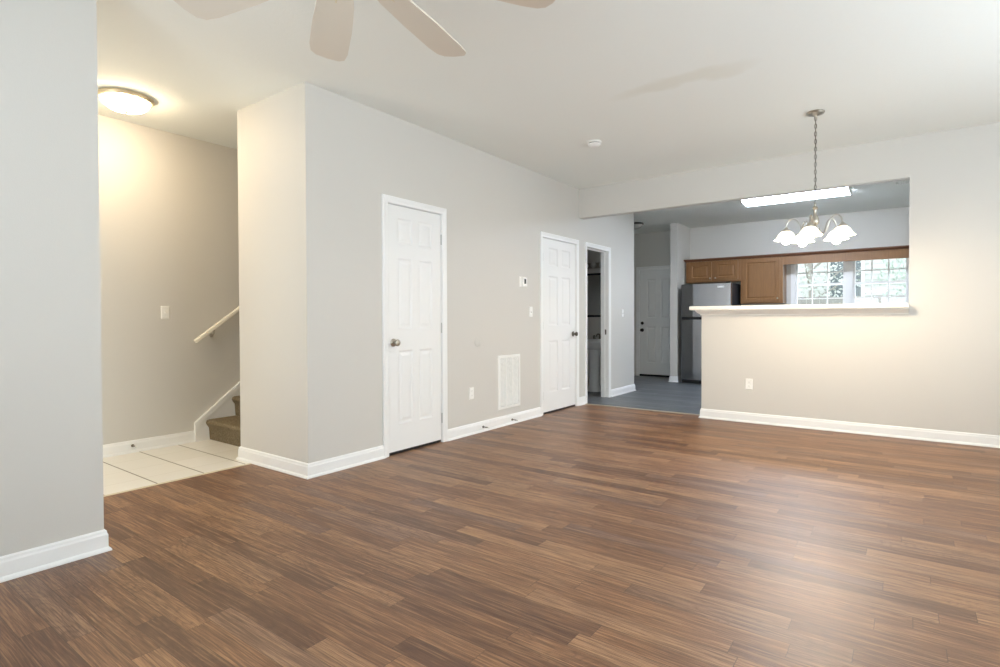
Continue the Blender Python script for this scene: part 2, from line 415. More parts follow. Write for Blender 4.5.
struct('wall_right', wall_x(MB(), YR-.12, YR, XR, XP, [(2.05, 4.75, 0.45, 2.15)]), M_wall, 'living room window wall right of the camera', 'wall')

# ------------------------------------------------------------------ baseboards
BB = [(0, 0), (.025, 0), (.025, .006), (.021, .014), (.014, .02), (.0135, .078), (.010, .086), (.009, .096), (.004, .102), (0, .103)]
def base(name, path, side, label): struct(name, MB().sweep(path, BB, side), M_trim, label, 'baseboard')
base('baseboard_near_left', [(XR, YN), (XNL, YN), (XNL, YN+T)], -1, 'white baseboard along the nearest grey wall')
base('baseboard_left', [(XN+.02, YE), (XN, YE), (XN, YL), (2.994, YL)], -1, 'white baseboard wrapping the wall corner by the foyer')
base('baseboard_left', [(3.746, YL), (5.346, YL)], -1, 'white baseboard between the two closed doors under the wall grille')
base('baseboard_left', [(6.255, YL), (6.437, YL)], -1, 'short white baseboard between closed door and bathroom doorway')
base('baseboard_left', [(7.198, YL), (XE, YL), (XE, YL+T)], -1, 'white baseboard right of the bathroom doorway')
base('baseboard_foyer', [(0, YB), (2.40, YB)], -1, 'white baseboard on the foyer back wall')
base('baseboard_far', [(XPB, YH), (XP, YH), (XP, YR)], -1, 'white baseboard under the kitchen pass-through')
base('baseboard_partition', [(XK, 3.314), (9.53, 3.314), (9.53, 3.19), (XK, 3.19)], -1, 'white baseboard around the narrow wall by the refrigerator')
base('baseboard_hall', [(XK, 3.36), (XK, 3.314)], -1, 'stub of white baseboard beside the rear door')

# ------------------------------------------------------------------ doors
CAS = [(0.0, 0), (0.0, .009), (.006, .012), (.02, .0105), (.034, .0145), (.05, .017), (.057, .014), (.058, 0)]
def knob(mb, o, ax, proud=0.062):
    return mb.lathe([(0, 0), (.033, 0), (.033, .004), (.028, .009), (.012, .013), (.011, .028), (.018, .034), (.0265, .042), (.028, .050), (.024, .058), (.012, proud), (0, proud+.0005)], o, ax, 24)
def door_unit(name, label, d, f, depth, hinge_side, hand_u, hand_v, panels, knobmat, ax, pos, top=DH, deadbolt=None, gap=0.024):
    a, b_ = d; t = thing(name, label, 'door', pos, kind='structure')
    obj('door_casing', MB().casing(f, a-.004, b_+.004, top+.002, CAS), M_trim, t)
    j = MB()
    for u in ((a-JB, a), (b_, b_+JB)):
        p, q = f(u[0], 0, -T), f(u[1], top+JB, 0.0); j.box(min(p[0], q[0]), max(p[0], q[0]), min(p[1], q[1]), max(p[1], q[1]), 0, top+JB)
    p, q = f(a, top, -T), f(b_, top+JB, 0.0); j.box(min(p[0], q[0]), max(p[0], q[0]), min(p[1], q[1]), max(p[1], q[1]), top, top+JB)
    for u in ((a, a+.011), (b_-.011, b_)):      # door stop strips
        p, q = f(u[0], 0, -.085), f(u[1], top, -.05); j.box(min(p[0], q[0]), max(p[0], q[0]), min(p[1], q[1]), max(p[1], q[1]), 0, top)
    p, q = f(a+.011, top-.011, -.085), f(b_-.011, top, -.05); j.box(min(p[0], q[0]), max(p[0], q[0]), min(p[1], q[1]), max(p[1], q[1]), top-.011, top)
    obj('door_jamb', j, M_trim, t)
    if not panels: return t
    us = [a+.003]+panels[0](a, b_)+[b_-.003]; vs = [gap]+panels[1]+[top-.004]
    s = obj('door_slab', MB().panels(f, us, vs, panels[2], [(.004, -.004), (.014, -.0075), (.022, -.0075), (.045, -.002)], -0.006, .036), M_door, t)
    if hand_u is not None:
        obj('door_knob', knob(MB(), f(hand_u, hand_v, -.006), ax), knobmat, s, smooth=True)
    if deadbolt:
        obj('deadbolt', MB().lathe([(0, 0), (.03, 0), (.03, .006), (.024, .02), (.02, .028), (0, .029)], f(hand_u, deadbolt, -.006), ax, 20), knobmat, s, smooth=True)
    if hinge_side:
        hu = (a+.001) if hinge_side < 0 else (b_-.001)
        for hv in (.22, 1.03, 1.82):
            obj('hinge', MB().tube([f(hu, hv-.045, .002), f(hu, hv+.045, .002)], .0055, 10), M_hinge, t, smooth=True)
    return t
six = (lambda a, b_: [a+(b_-a)*.18, a+(b_-a)*.44, a+(b_-a)*.56, a+(b_-a)*.82], [.245, .85, 1.03, 1.61, 1.73, 1.94], {(i, j) for i in (1, 3) for j in (1, 3, 5)})
door_unit('door_1', 'nearer white six-panel closet door with nickel knob on its left', D1, fL, T, 1, D1[0]+.062, .918, six, M_nickel, (0, -1, 0), (3.37, YL, 0))
door_unit('door_2', 'white six-panel door with knob on its right beside the bathroom doorway', D2, fL, T, -1, D2[1]-.065, .918, six, M_darknickel, (0, -1, 0), (5.8, YL, 0))
d3 = door_unit('door_3', 'open white cased doorway into the dark bathroom', D3, fL, T, 0, None, None, None, None, None, (6.8, YL, 0))
obj('strike_plate', MB().box(D3[1]-.0015, D3[1], YL+.03, YL+.06, .885, .955), M_darknickel, d3)
# open bathroom slab swung inside against the left wall
tw = (lambda a, b_: [a+(b_-a)*.2, a+(b_-a)*.44, a+(b_-a)*.56, a+(b_-a)*.8], [.26, .95, 1.12, 1.86], {(i, j) for i in (1, 3) for j in (1, 3)})
door_unit('door_4', 'grey looking rear entry door with dark knob and deadbolt in the back hall', D4, fK, .12, 0, D4[1]-.055, .885, tw, M_bronze, (-1, 0, 0), (XK, 3.8, 0), deadbolt=1.02, gap=.035)
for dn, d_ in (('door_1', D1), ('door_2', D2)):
    obj('sweep_gap_shade', MB().box(d_[0]+.003, d_[1]-.003, YL+.012, YL+.04, 0.001, .0235), M_black, bpy.data.objects[dn])  # black strips stand in for the shadow under the two closed doors
obj('sweep_gap_shade', MB().box(XK-.004, XK+.03, D4[0]+.003, D4[1]-.003, 0.0, .034), M_black, bpy.data.objects['door_4'])

# ------------------------------------------------------------------ stairs, skirt, handrail
ST_X, RISE, RUN = 2.50, 0.188, 0.245
t = thing('staircase', 'carpeted brown stairs rising behind the warm wall', 'stairs', (3.6, 4.74, 0))
for k in range(13):
    x0 = ST_X+k*RUN; z1 = (k+1)*RISE
    prof = [(x0+.022, k*RISE), (x0+.014, z1-.075), (x0-.004, z1-.05), (x0-.014, z1-.028), (x0-.006, z1-.008), (x0+.014, z1), (x0+RUN+.02, z1), (x0+RUN+.02, k*RISE)]
    mb = MB(); n = 12; ys = [YE+.001+(YB-.022-YE)*i/n for i in range(n+1)]
    mb.rings([[(px, yv, pz) for px, pz in prof] for yv in ys])
    obj('carpeted_step', mb, M_carpet, t, smooth=True)
def skirt(yface, sgn):
    pts = [(2.40, 0), (2.40, .172), (2.40+.02, .172+.0155), (5.4, .172+.775*3.0), (5.4, .172+.775*3.0-.4), (2.80, 0)]
    mb = MB(); mb.rings([[(px, yface, pz) for px, pz in pts], [(px, yface+sgn*.02, pz) for px, pz in pts]])
    cap = [(2.392, 0), (2.392, .176), (5.4, .176+.775*3.008), (5.4, .176+.775*3.008-.03), (2.43, .156), (2.43, 0)]
    mb.rings([[(px, yface, pz) for px, pz in cap], [(px, yface+sgn*.028, pz) for px, pz in cap]]); return mb
struct('trim_1', skirt(YB, -1), M_trim, 'white sloping skirt board beside the stairs on the foyer wall', 'trim')
t = thing('handrail', 'sloping white handrail on the foyer wall above the stairs', 'handrail', (2.45, YB, .9))
hs = .74; hp0 = Vector((2.385, YB-.055, .915)); hd = Vector((1, 0, hs)).normalized(); up = Vector((-hs, 0, 1)).normalized(); sd = Vector((0, 1, 0))
prof = [(-.017, -.017), (.017, -.017), (.019, -.008), (.016, .0), (.018, .009), (.010, .017), (-.010, .017), (-.018, .009), (-.016, .0), (-.019, -.008)]
mb = MB(); mb.rings([[hp0+hd*s+sd*a+up*b_ for a, b_ in prof] for s in (0, 3.2)])
obj('rail', mb, M_rail, t, bevel=.003)
for s in (.20, 1.2, 2.2):
    c = hp0+hd*s+up*(-.017)
    mb = MB().tube([c, c+Vector((0, .005, -.035)), c+Vector((0, .03, -.055)), c+Vector((0, .055, -.055))], .006, 10)
    mb.lathe([(0, 0), (.017, 0), (.017, .003), (.008, .007), (0, .0075)], (c.x, YB, c.z-.055), (0, -1, 0), 20)
    obj('rail_bracket', mb, M_nickel, t, smooth=True)

# ------------------------------------------------------------------ pass-through ledge
t = thing('bar_ledge', 'white breakfast bar ledge capping the half wall', 'ledge', (XP, .95, 1.14))
mb = MB(); mb.box(XP-.14, XPB+.12, YJ+.001, YH+.095, 1.1975, 1.24)
obj('ledge_top', mb, M_ledge, t, bevel=.006)
CR = [(.0005, 1.141), (.012, 1.141), (.012, 1.150), (.020, 1.156), (.034, 1.166), (.05, 1.182), (.056, 1.19), (.056, 1.1972), (.0005, 1.1972)]
obj('crown_molding', MB().sweep([(XPB, YJ+.004), (XPB, YH), (XP, YH), (XP, YJ+.001)], CR, -1), M_ledge, t)
struct('trim_2', MB().rings([[(XP+.115, y_, 0), (XP+.115, y_, .004), (XP+.125, y_, .009), (XP+.15, y_, .009), (XP+.162, y_, .004), (XP+.162, y_, 0)] for y_ in (YH+.026, YL-.026)]), M_thresh,
       'light metal threshold strip between wood floor and grey vinyl', 'trim')
struct('trim_3', MB().rings([[(x_, 4.05, 0), (x_, 4.05, .002), (x_, 4.056, .005), (x_, 4.068, .005), (x_, 4.072, .001), (x_, 4.072, 0)] for x_ in (0, XN-.026)]), mat('tile_edge_strip', (222, 212, 188), .4, noise=.03),
       'pale edging strip between tile and wood floor', 'trim')

# ------------------------------------------------------------------ wall plates and small wall items
def plate(mb, f, u, v, w_=.07, h_=.115, th=.006):
    a0, a1, v0, v1 = u-w_/2, u+w_/2, v-h_/2, v+h_/2; e = .006
    P0 = [f(a0, v0, 0), f(a1, v0, 0), f(a1, v1, 0), f(a0, v1, 0)]; P1 = [f(a0+e, v0+e, th), f(a1-e, v0+e, th), f(a1-e, v1-e, th), f(a0+e, v1-e, th)]
    mb.rings([P0, P1]); return mb
def switch(f, u, v, ax, label, toggles=(0,), pos=None, group=None):
    t = thing('light_switch', label, 'light switch', f(u, v, 0), group)
    obj('switch_plate', plate(MB(), f, u, v, .07+.046*(len(toggles)-1)), M_plastic, t)
    for k in toggles:
        obj('toggle', MB().rings([[f(u+k-.005, v-.011, .006), f(u+k+.005, v-.011, .006), f(u+k+.005, v+.011, .006), f(u+k-.005, v+.011, .006)],
                                  [f(u+k-.004, v-.012, .016), f(u+k+.004, v-.012, .016), f(u+k+.004, v-.003, .018), f(u+k-.004, v-.003, .018)]]), M_plastic, t)
def outlet(f, u, v, label):
    t = thing('wall_outlet', label, 'outlet', f(u, v, 0))
    obj('outlet_plate', plate(MB(), f, u, v), M_plastic, t)
    for dv in (-.021, .021):
        s = obj('receptacle', plate(MB(), lambda a, b_, d: f(a, b_, d+.0055), u, v+dv, .034, .028, .0025), M_plastic, t)
        mb = MB()
        for du in (-.006, .006): mb.rings([[f(u+du-.001, v+dv-.003, .0081), f(u+du+.001, v+dv-.003, .0081), f(u+du+.001, v+dv+.006, .0081), f(u+du-.001, v+dv+.006, .0081)],
                                           [f(u+du-.001, v+dv-.003, .0085), f(u+du+.001, v+dv-.003, .0085), f(u+du+.001, v+dv+.006, .0085), f(u+du-.001, v+dv+.006, .0085)]])
        obj('socket_slot', mb, M_black, s)
def fF(u, v, d): return (u, YB-d, v)
def fP(u, v, d): return (XP-d, u, v)
switch(fF, 2.16, 1.175, None, 'white toggle switch on the foyer wall left of the handrail')
switch(fL, 5.155, 1.187, None, 'white wall switch below the thermostat')
switch(fL, 7.62, 1.187, None, 'white wall switch right of the bathroom doorway')
outlet(fL, 4.108, .395, 'white outlet low between nearer closet door and wall grille')
outlet(fP, 1.338, .408, 'white outlet low on the cream half wall')

t = thing('thermostat', 'white thermostat with dark screen above a switch', 'thermostat', fL(5.01, 1.51, 0))
obj('wall_plate', plate(MB(), fL, 4.99, 1.512, .12, .11, .006), M_plastic, t)
obj('body', plate(MB(), lambda a, b_, d: fL(a, b_, d+.005), 5.005, 1.51, .09, .105, .022), M_plastic, t)
obj('screen', plate(MB(), lambda a, b_, d: fL(a, b_, d+.026), 5.005, 1.516, .046, .062, .0015), mat('dark_lcd_screen', (58, 62, 60), .2, noise=.04), t)

t = thing('return_air_grille', 'white slatted return air grille low on the wall between the doors', 'vent', fL(4.733, .45, 0))
ga, gb, g0, g1 = 4.535, 4.935, .172, .732
obj('grille_frame', MB().frame4(fL, ga+.03, gb-.03, g0+.03, g1-.03, [(0, .004), (0, .010), (.024, .010), (.03, .0), (0, 0)]), M_plastic, t)
mb = MB()
for k in range(2):
    u = ga+.03+(gb-ga-.06)*(k+1)/3; p, q = fL(u-.009, g0+.03, .001), fL(u+.009, g1-.03, .009)
    mb.box(p[0], q[0], q[1], p[1], p[2], q[2])
obj('divider', mb, M_plastic, t)
mb = MB(); n = 40
for k in range(n):
    v = g0+.032+(g1-g0-.064)*(k+.5)/n
    mb.rings([[fL(u, v+.004, .001), fL(u, v+.0052, .001), fL(u, v-.0028, .0075), fL(u, v-.004, .0075)] for u in (ga+.031, gb-.031)])
obj('louvers', mb, M_plastic, t)
p, q = fL(ga+.03, g0+.03, .0), fL(gb-.03, g1-.03, .001); obj('backing', MB().box(p[0], q[0], q[1], p[1], p[2], q[2]), mat('grille_backing_grey', (140, 140, 138), .8, noise=.05), t)

obj('blank_cover', MB().lathe([(0, 0), (.048, 0), (.049, .003), (.045, .0055), (.02, .0065), (0, .0066)], fL(4.205, .885, 0), (0, -1, 0), 36), M_wall, smooth=True,
    label='round wall-coloured cover plate above the low outlet', cat='cover plate', loc=fL(4.205, .885, 0))

def doorstop(o, ax, label, n):
    t = thing('door_stop', label, 'door stop', o)
    a = Vector(ax); o = Vector(o)
    obj('mount', MB().lathe([(0, 0), (.012, 0), (.012, .003), (.006, .012), (0, .0125)], o, ax, 16), M_darknickel, t, smooth=True)
    pr = []
    for k in range(15): pr += [(.0055, .010+.0036*k), (.0038, .0118+.0036*k)]
    obj('spring', MB().lathe([(0, .0095)]+pr+[(0, .0655)], o, ax, 14), M_darknickel, t, smooth=False)
    obj('rubber_tip', MB().lathe([(0, .062), (.007, .062), (.0085, .066), (.0085, .074), (.006, .078), (0, .0785)], o, ax, 16), M_plastic, t, smooth=True)
doorstop((4.27, YL-.0137, .047), (0, -1, 0), 'spring door stop on the baseboard nearer the closet door', 0)
doorstop((4.766, YL-.0137, .045), (0, -1, 0), 'spring door stop on the baseboard below the wall grille', 1)
doorstop((1.89, YB-.0137, .06), (0, -1, 0), 'spring door stop on the foyer baseboard above the cream tiles', 2)

# ------------------------------------------------------------------ foyer flush light
c = Vector((1.675, 4.655, H))
t = thing('flush_ceiling_light', 'glowing flush dome light on the foyer ceiling', 'ceiling light', c)
obj('metal_pan', MB().lathe([(0, 0), (.165, 0), (.178, -.004), (.182, -.014), (.176, -.022), (.172, -.03), (.160, -.034), (.150, -.03), (0, -.028)], c, (0, 0, 1), 48), M_brass, t, smooth=True)
M_bowl = emit('lit_frosted_glass', FOYER, FOYER_EMIT)
obj('glass_bowl', MB().lathe([(.152, -.0335), (.150, -.045), (.135, -.068), (.105, -.088), (.06, -.1), (.012, -.104), (0, -.1045)], c, (0, 0, 1), 48, cap=False), M_bowl, t, smooth=True)
obj('finial', MB().lathe([(0, -.1045), (.012, -.105), (.014, -.109), (.008, -.114), (.006, -.12), (0, -.123)], c, (0, 0, 1), 20), M_brass, t, smooth=True)

# ------------------------------------------------------------------ chandelier
c = Vector((5.087, .592, 0))
t = thing('chandelier', 'five-arm nickel chandelier with glowing glass bell shades on a long chain', 'chandelier', (c.x, c.y, H))
obj('canopy', MB().lathe([(0, H), (.062, H), (.066, H-.006), (.058, H-.018), (.03, H-.026), (.012, H-.032), (.008, H-.04), (0, H-.0405)], c, (0, 0, 1), 36), M_nickel, t, smooth=True)
mb = MB(); z = H-.052; k = 0
while z > 2.045:
    pts = []
    for i in range(14):
        a = i*2*PI/14; dx = .0085*math.cos(a); dz = .0185*math.sin(a)
        pts.append((c.x+(dx if k % 2 else 0), c.y+(0 if k % 2 else dx), z+dz))
    mb.tube(pts, .0021, 6, closed=True); z -= .0305; k += 1
mb.tube([(c.x+.003*math.sin(i*1.3), c.y+.003*math.cos(i*1.3), H-.04-i*(H-.04-2.03)/24) for i in range(25)], .0022, 6)
obj('chain', mb, M_darknickel, t, smooth=True)
obj('center_column', MB().lathe([(0, 2.035), (.006, 2.033), (.010, 2.02), (.007, 2.008), (.016, 2.0), (.022, 1.985), (.013, 1.972), (.011, 1.94), (.02, 1.925), (.028, 1.905), (.03, 1.88), (.024, 1.862),
    (.012, 1.85), (.014, 1.835), (.034, 1.825), (.038, 1.81), (.03, 1.796), (.012, 1.784), (.016, 1.772), (.012, 1.76), (0, 1.752)], c, (0, 0, 1), 28), M_nickel, t, smooth=True)
M_shade = emit('lit_alabaster_shade', (1.0, .90, .72), 1.7)
M_bulb = emit('lit_bulb', WARM, CHAND_EMIT)
th0 = math.atan2(-c.y, -c.x) - math.radians(10)
for k in range(5):
    a = th0 + k*2*PI/5; d = Vector((math.cos(a), math.sin(a), 0))
    pr = [(.03, 1.80), (.05, 1.785), (.075, 1.788), (.092, 1.81), (.103, 1.845), (.116, 1.88), (.138, 1.905), (.164, 1.912), (.188, 1.9), (.203, 1.875), (.208, 1.845)]
    # smooth the arm path
    pts = []
    for i in range(len(pr)-1):
        p0, p1, p2, p3 = pr[max(i-1, 0)], pr[i], pr[i+1], pr[min(i+2, len(pr)-1)]
        for s in (0, .33, .66):
            q = [0.5*((2*p1[m])+(-p0[m]+p2[m])*s+(2*p0[m]-5*p1[m]+4*p2[m]-p3[m])*s*s+(-p0[m]+3*p1[m]-3*p2[m]+p3[m])*s**3) for m in (0, 1)]; pts.append(q)
    pts.append(pr[-1])
    P3 = [c+d*r_+Vector((0, 0, z_)) for r_, z_ in pts]
    arm = obj('arm', MB().tube(P3, .0048, 8), M_nickel, t, smooth=True)
    e = c+d*.208
    obj('socket_cup', MB().lathe([(0, 1.848), (.011, 1.846), (.018, 1.838), (.03, 1.826), (.031, 1.815), (.027, 1.811), (0, 1.81)], e, (0, 0, 1), 24), M_nickel, arm, smooth=True)
    sh = [(.028, 1.816), (.041, 1.808), (.054, 1.794), (.063, 1.777), (.072, 1.761), (.084, 1.749), (.09, 1.745), (.086, 1.7455), (.069, 1.759), (.060, 1.775), (.051, 1.791), (.039, 1.804), (.026, 1.812)]
    obj('glass_shade', MB().lathe(sh, e, (0, 0, 1), 32, cap=False), M_shade, arm, smooth=True)
    obj('bulb', MB().lathe([(0, 1.81), (.012, 1.805), (.014, 1.785), (.026, 1.765), (.031, 1.745), (.028, 1.725), (.016, 1.712), (0, 1.709)], e, (0, 0, 1), 20), M_bulb, arm, smooth=True)

# ------------------------------------------------------------------ ceiling fan (above the camera, blades reach into the picture)
fc = Vector((1.047, 1.333, 0)); ZB = 2.176
t = thing('ceiling_fan', 'ceiling fan with pale tan blades above the living room', 'ceiling fan', (fc.x, fc.y, H))
obj('canopy', MB().lathe([(0, H), (.075, H), (.078, H-.01), (.06, H-.045), (.03, H-.06), (0, H-.061)], fc, (0, 0, 1), 32), M_brass, t, smooth=True)
obj('downrod', MB().lathe([(0, H-.055), (.013, H-.055), (.013, 2.345), (0, 2.344)], fc, (0, 0, 1), 16), M_brass, t, smooth=True)
obj('motor_housing', MB().lathe([(0, 2.35), (.04, 2.345), (.09, 2.325), (.11, 2.295), (.112, 2.235), (.10, 2.205), (.07, 2.195), (.065, 2.165), (.04, 2.15), (0, 2.145)], fc, (0, 0, 1), 36), M_brass, t, smooth=True)
FAN_A0 = 12.5
for k in range(8):
    a = math.radians(FAN_A0+45*k); d = Vector((math.cos(a), math.sin(a), 0)); s = Vector((-d.y, d.x, 0))
    out = [(.17, -.045), (.26, -.06), (.42, -.07), (.60, -.073), (.655, -.066), (.677, -.046), (.683, 0), (.677, .046), (.655, .066), (.60, .073), (.42, .07), (.26, .06), (.17, .045)]
    pitch = .16
    R = [[fc+d*r_+s*(w_*math.cos(pitch))+Vector((0, 0, ZB+w_*math.sin(pitch)+h)) for r_, w_ in out] for h in (-.003, .003)]
    bl = obj('blade', MB().rings(R), M_fan, t)
    mb = MB().tube([fc+d*.105+Vector((0, 0, 2.217)), fc+d*.15+Vector((0, 0, 2.20)), fc+d*.2+Vector((0, 0, ZB+.008)), fc+d*.26+Vector((0, 0, ZB+.006))], [.012, .011, .012, .01], 8)
    obj('blade_bracket', mb, M_brass, bl, smooth=True)

# ------------------------------------------------------------------ smoke detector
c = Vector((4.70, 2.355, H))
t = thing('smoke_detector', 'small white smoke detector on the ceiling', 'smoke detector', c)
obj('mount_base', MB().lathe([(0, 0), (.068, 0), (.068, -.008), (.06, -.011), (0, -.0112)], c, (0, 0, 1), 36), M_plastic, t, smooth=True)
obj('sensor_ring', MB().lathe([(0, -.011), (.05, -.011), (.05, -.02), (0, -.0202)], c, (0, 0, 1), 30), mat('detector_slot_grey', (120, 118, 112), .6, noise=.05), t, smooth=True)
obj('cover', MB().lathe([(0, -.02), (.06, -.02), (.06, -.028), (.05, -.038), (.025, -.043), (0, -.0435)], c, (0, 0, 1), 36), M_plastic, t, smooth=True)

# ------------------------------------------------------------------ kitchen ceiling fixtures
t = thing('fluorescent_light', 'long glowing fluorescent wraparound light on the kitchen ceiling', 'ceiling light', (8.12, 1.2, H))
xa, xb, ya, yb = 7.95, 8.40, .555, 1.815
mb = MB(); mb.rings([[(xa+.03, y_, H), (xa+.005, y_, H-.03), (xa+.03, y_, H-.075), (xa+.09, y_, H-.088), (xb-.09, y_, H-.088), (xb-.03, y_, H-.075), (xb-.005, y_, H-.03), (xb-.03, y_, H)] for y_ in (ya+.02, yb-.02)])
obj('diffuser', mb, emit('lit_fluorescent_diffuser', (.75, .84, 1.0), FLUOR_EMIT), t)
for y0, y1 in ((ya+.012, ya+.0205), (yb-.0205, yb-.012)):
    mb = MB(); mb.rings([[(xa+.03, y_, H), (xa+.004, y_, H-.03), (xa+.029, y_, H-.076), (xa+.089, y_, H-.089), (xb-.089, y_, H-.089), (xb-.029, y_, H-.076), (xb-.004, y_, H-.03), (xb-.03, y_, H)] for y_ in (y0, y1)])
    obj('end_cap', mb, M_plastic, t)
t = thing('ceiling_vent', 'white ceiling register at the right end of the pass-through', 'vent', (8.32, -.04, H))
def fC(u, v, d): return (u, v, H-d)
va, vb, w0, w1 = 8.2, 8.44, -.22, .13
obj('vent_frame', MB().frame4(fC, va+.02, vb-.02, w0+.02, w1-.02, [(0, 0), (0, .008), (.016, .008), (.02, 0)]), M_plastic, t)
mb = MB()
for k in range(12):
    y_ = w0+.025+(w1-w0-.05)*(k+.5)/12
    mb.rings([[(x_, y_-.006, H-.001), (x_, y_-.004, H-.001), (x_, y_+.006, H-.012), (x_, y_+.004, H-.012)] for x_ in (va+.021, vb-.021)])
obj('louvers', mb, M_plastic, t)
c = Vector((9.13, 3.80, H))
t = thing('hall_ceiling_light', 'unlit dark-rimmed dome light on the back hall ceiling', 'ceiling light', c)
obj('metal_pan', MB().lathe([(0, 0), (.14, 0), (.15, -.006), (.15, -.02), (.135, -.03), (0, -.0302)], c, (0, 0, 1), 36), M_bronze, t, smooth=True)
obj('glass_bowl', MB().lathe([(.132, -.03), (.125, -.05), (.1, -.075), (.06, -.092), (0, -.1)], c, (0, 0, 1), 36, cap=False), mat('unlit_frosted_glass', (176, 172, 164), .35, noise=.02), t, smooth=True)

# ------------------------------------------------------------------ kitchen cabinets
XC = 9.9
def fCab(u, v, d): return (XC-d, u, v)
def cab_knob(u, v, parent):
    obj('knob', MB().lathe([(0, 0), (.007, 0), (.006, .01), (.013, .018), (.014, .024), (.009, .029), (0, .0295)], fCab(u, v, .02), (-1, 0, 0), 16), M_nickel, parent, smooth=True)
def cab_door(a, b_, v0, v1, parent):
    return obj('cabinet_door', MB().panels(fCab, [a, a+.055, b_-.055, b_], [v0, v0+.055, v1-.055, v1], {(1, 1)}, [(.004, -.003), (.01, -.009), (.016, -.009), (.03, -.004)], .02, .019), M_cab, parent)
t = thing('wall_cabinet', 'short two-door wooden cabinet above the refrigerator', 'cabinet', (XK, 2.7, 1.73))
mb = MB().box(XC, XK, 2.245, 3.158, 1.735, 2.10)
obj('cabinet_body', mb, M_cab, t, bevel=.002)
d = cab_door(2.715, 3.105, 1.765, 2.085, t); cab_knob(2.735, 1.80, d)
d = cab_door(2.285, 2.665, 1.765, 2.085, t); cab_knob(2.645, 1.80, d)
t = thing('wall_cabinet', 'taller single-door wooden cabinet between refrigerator and window', 'cabinet', (XK, 1.92, 1.35))
obj('cabinet_body', MB().box(XC, XK, 1.603, 2.2445, 1.35, 2.10), M_cab, t, bevel=.002)
d = cab_door(1.645, 2.205, 1.375, 2.085, t); cab_knob(1.675, 1.43, d)
obj('window_valance', MB().box(XC, XC+.02, YKR+.001, 1.6025, 1.968, 2.10), M_cab, bevel=.002, label='wooden valance board above the kitchen window', cat='valance', loc=(XC, .5, 1.968))
struct('trim_4', MB().sweep([(XK, 3.158), (XC, 3.158), (XC, YKR+.002)], [(0, 2.1005), (.012, 2.1005), (.016, 2.112), (.03, 2.124), (.034, 2.136), (.034, 2.147), (0, 2.147)], -1), M_cabdark,
       'dark wooden crown molding along the kitchen cabinet tops', 'trim')
obj('cabinet_soffit_top', MB().box(XC+.001, XC+.02, YKR+.001, 1.602, 2.1005, 2.14), M_cab, bpy.data.objects['window_valance'])

# ------------------------------------------------------------------ refrigerator
t = thing('refrigerator', 'stainless top-freezer refrigerator beside the narrow wall', 'refrigerator', (9.85, 2.7, 0))
XF = 9.45
obj('body', MB().box(XF+.065, 10.2, 2.30, 3.115, .03, 1.69), M_fridge, t, bevel=.006)
def fridge_door(v0, v1):
    pl = [(2.29, XF+.06), (2.292, XF+.012), (2.30, XF+.003), (2.35, XF), (2.50, XF-.004), (2.70, XF-.004), (2.90, XF), (2.915, XF+.004), (3.10, XF+.05), (3.115, XF+.056), (3.118, XF+.06)]
    mb = MB(); mb.rings([[(x_, y_, v) for y_, x_ in pl] for v in (v0, v1)]); return mb
d = obj('freezer_door', fridge_door(1.128, 1.685), M_steel, t, bevel=.003)
obj('badge', MB().box(XF-.006, XF-.001, 2.395, 2.50, 1.612, 1.64), mat('pale_metal_badge', (232, 232, 230), .3, .2, noise=.01), d, bevel=.002)
obj('fridge_door', fridge_door(.065, 1.088), M_steel, t, bevel=.003)
obj('door_gasket', MB().box(XF+.02, XF+.064, 2.31, 3.10, 1.085, 1.131), M_black, t)
obj('toe_grille', MB().box(XF+.05, XF+.08, 2.32, 3.10, .005, .062), M_black, t)
obj('hinge_cover', MB().box(XF+.02, XF+.12, 2.31, 2.37, 1.69, 1.712), M_black, t, bevel=.004)
mb = MB()
for y_ in (2.36, 3.05):
    for x_ in (XF+.12, 10.12): obj('levelling_foot', MB().lathe([(0, .0), (.022, .0), (.02, .032), (0, .0321)], (x_, y_, 0), (0, 0, 1), 14), M_black, t, smooth=True)


# ------------------------------------------------------------------ kitchen windows
def window(name, a, b_, v0, v1, label):
    t = thing(name, label, 'window', (XK, (a+b_)/2, v0), kind='structure')
    f = fK
    j = MB()
    for u in ((a, a+.018), (b_-.018, b_)): j.box(XK, XK+.12, u[0], u[1], v0, v1)
    j.box(XK, XK+.12, a, b_, v0, v0+.018); j.box(XK, XK+.12, a, b_, v1-.018, v1)
    obj('window_jamb', j, M_trim, t)
    m_ = (v0+v1)/2+.035
    for nm, z0, z1, dx in (('upper_sash', m_-.018, v1-.018, .06), ('lower_sash', v0+.018, m_+.018, .03)):
        s = MB(); x0, x1 = XK+dx, XK+dx+.03; sw = .028
        s.box(x0, x1, a+.018, a+.018+sw, z0, z1); s.box(x0, x1, b_-.018-sw, b_-.018, z0, z1)
        s.box(x0, x1, a+.018+sw, b_-.018-sw, z0, z0+.036); s.box(x0, x1, a+.018+sw, b_-.018-sw, z1-.036, z1)
        so = obj(nm, s, M_trim, t)
        s = MB(); A, B = a+.018+sw, b_-.018-sw
        for k in (1, 2): u = A+(B-A)*k/3; s.box(x0+.006, x1-.006, u-.009, u+.009, z0+.036, z1-.036)
        zz = (z0+z1)/2; s.box(x0+.0065, x1-.0065, A, B, zz-.009, zz+.009)
        obj('muntin_grid', s, M_trim, so)
        obj('pane', MB().box((x0+x1)/2-.002, (x0+x1)/2+.002, A, B, z0+.036, z1-.036), M_glass, so)
    return t
window('window_1', WIN[1][0], WIN[1][1], 1.16, 2.07, 'left white gridded sash window over the kitchen counter')
window('window_2', WIN[0][0], WIN[0][1], 1.16, 2.07, 'right white gridded sash window over the kitchen counter')
WC = [(0, 0), (0, .012), (.045, .016), (.052, .012), (.055, 0)]
mb = MB().frame4(fK, WIN[0][0]+.005, WIN[1][1]-.005, 1.165, 2.065, WC)
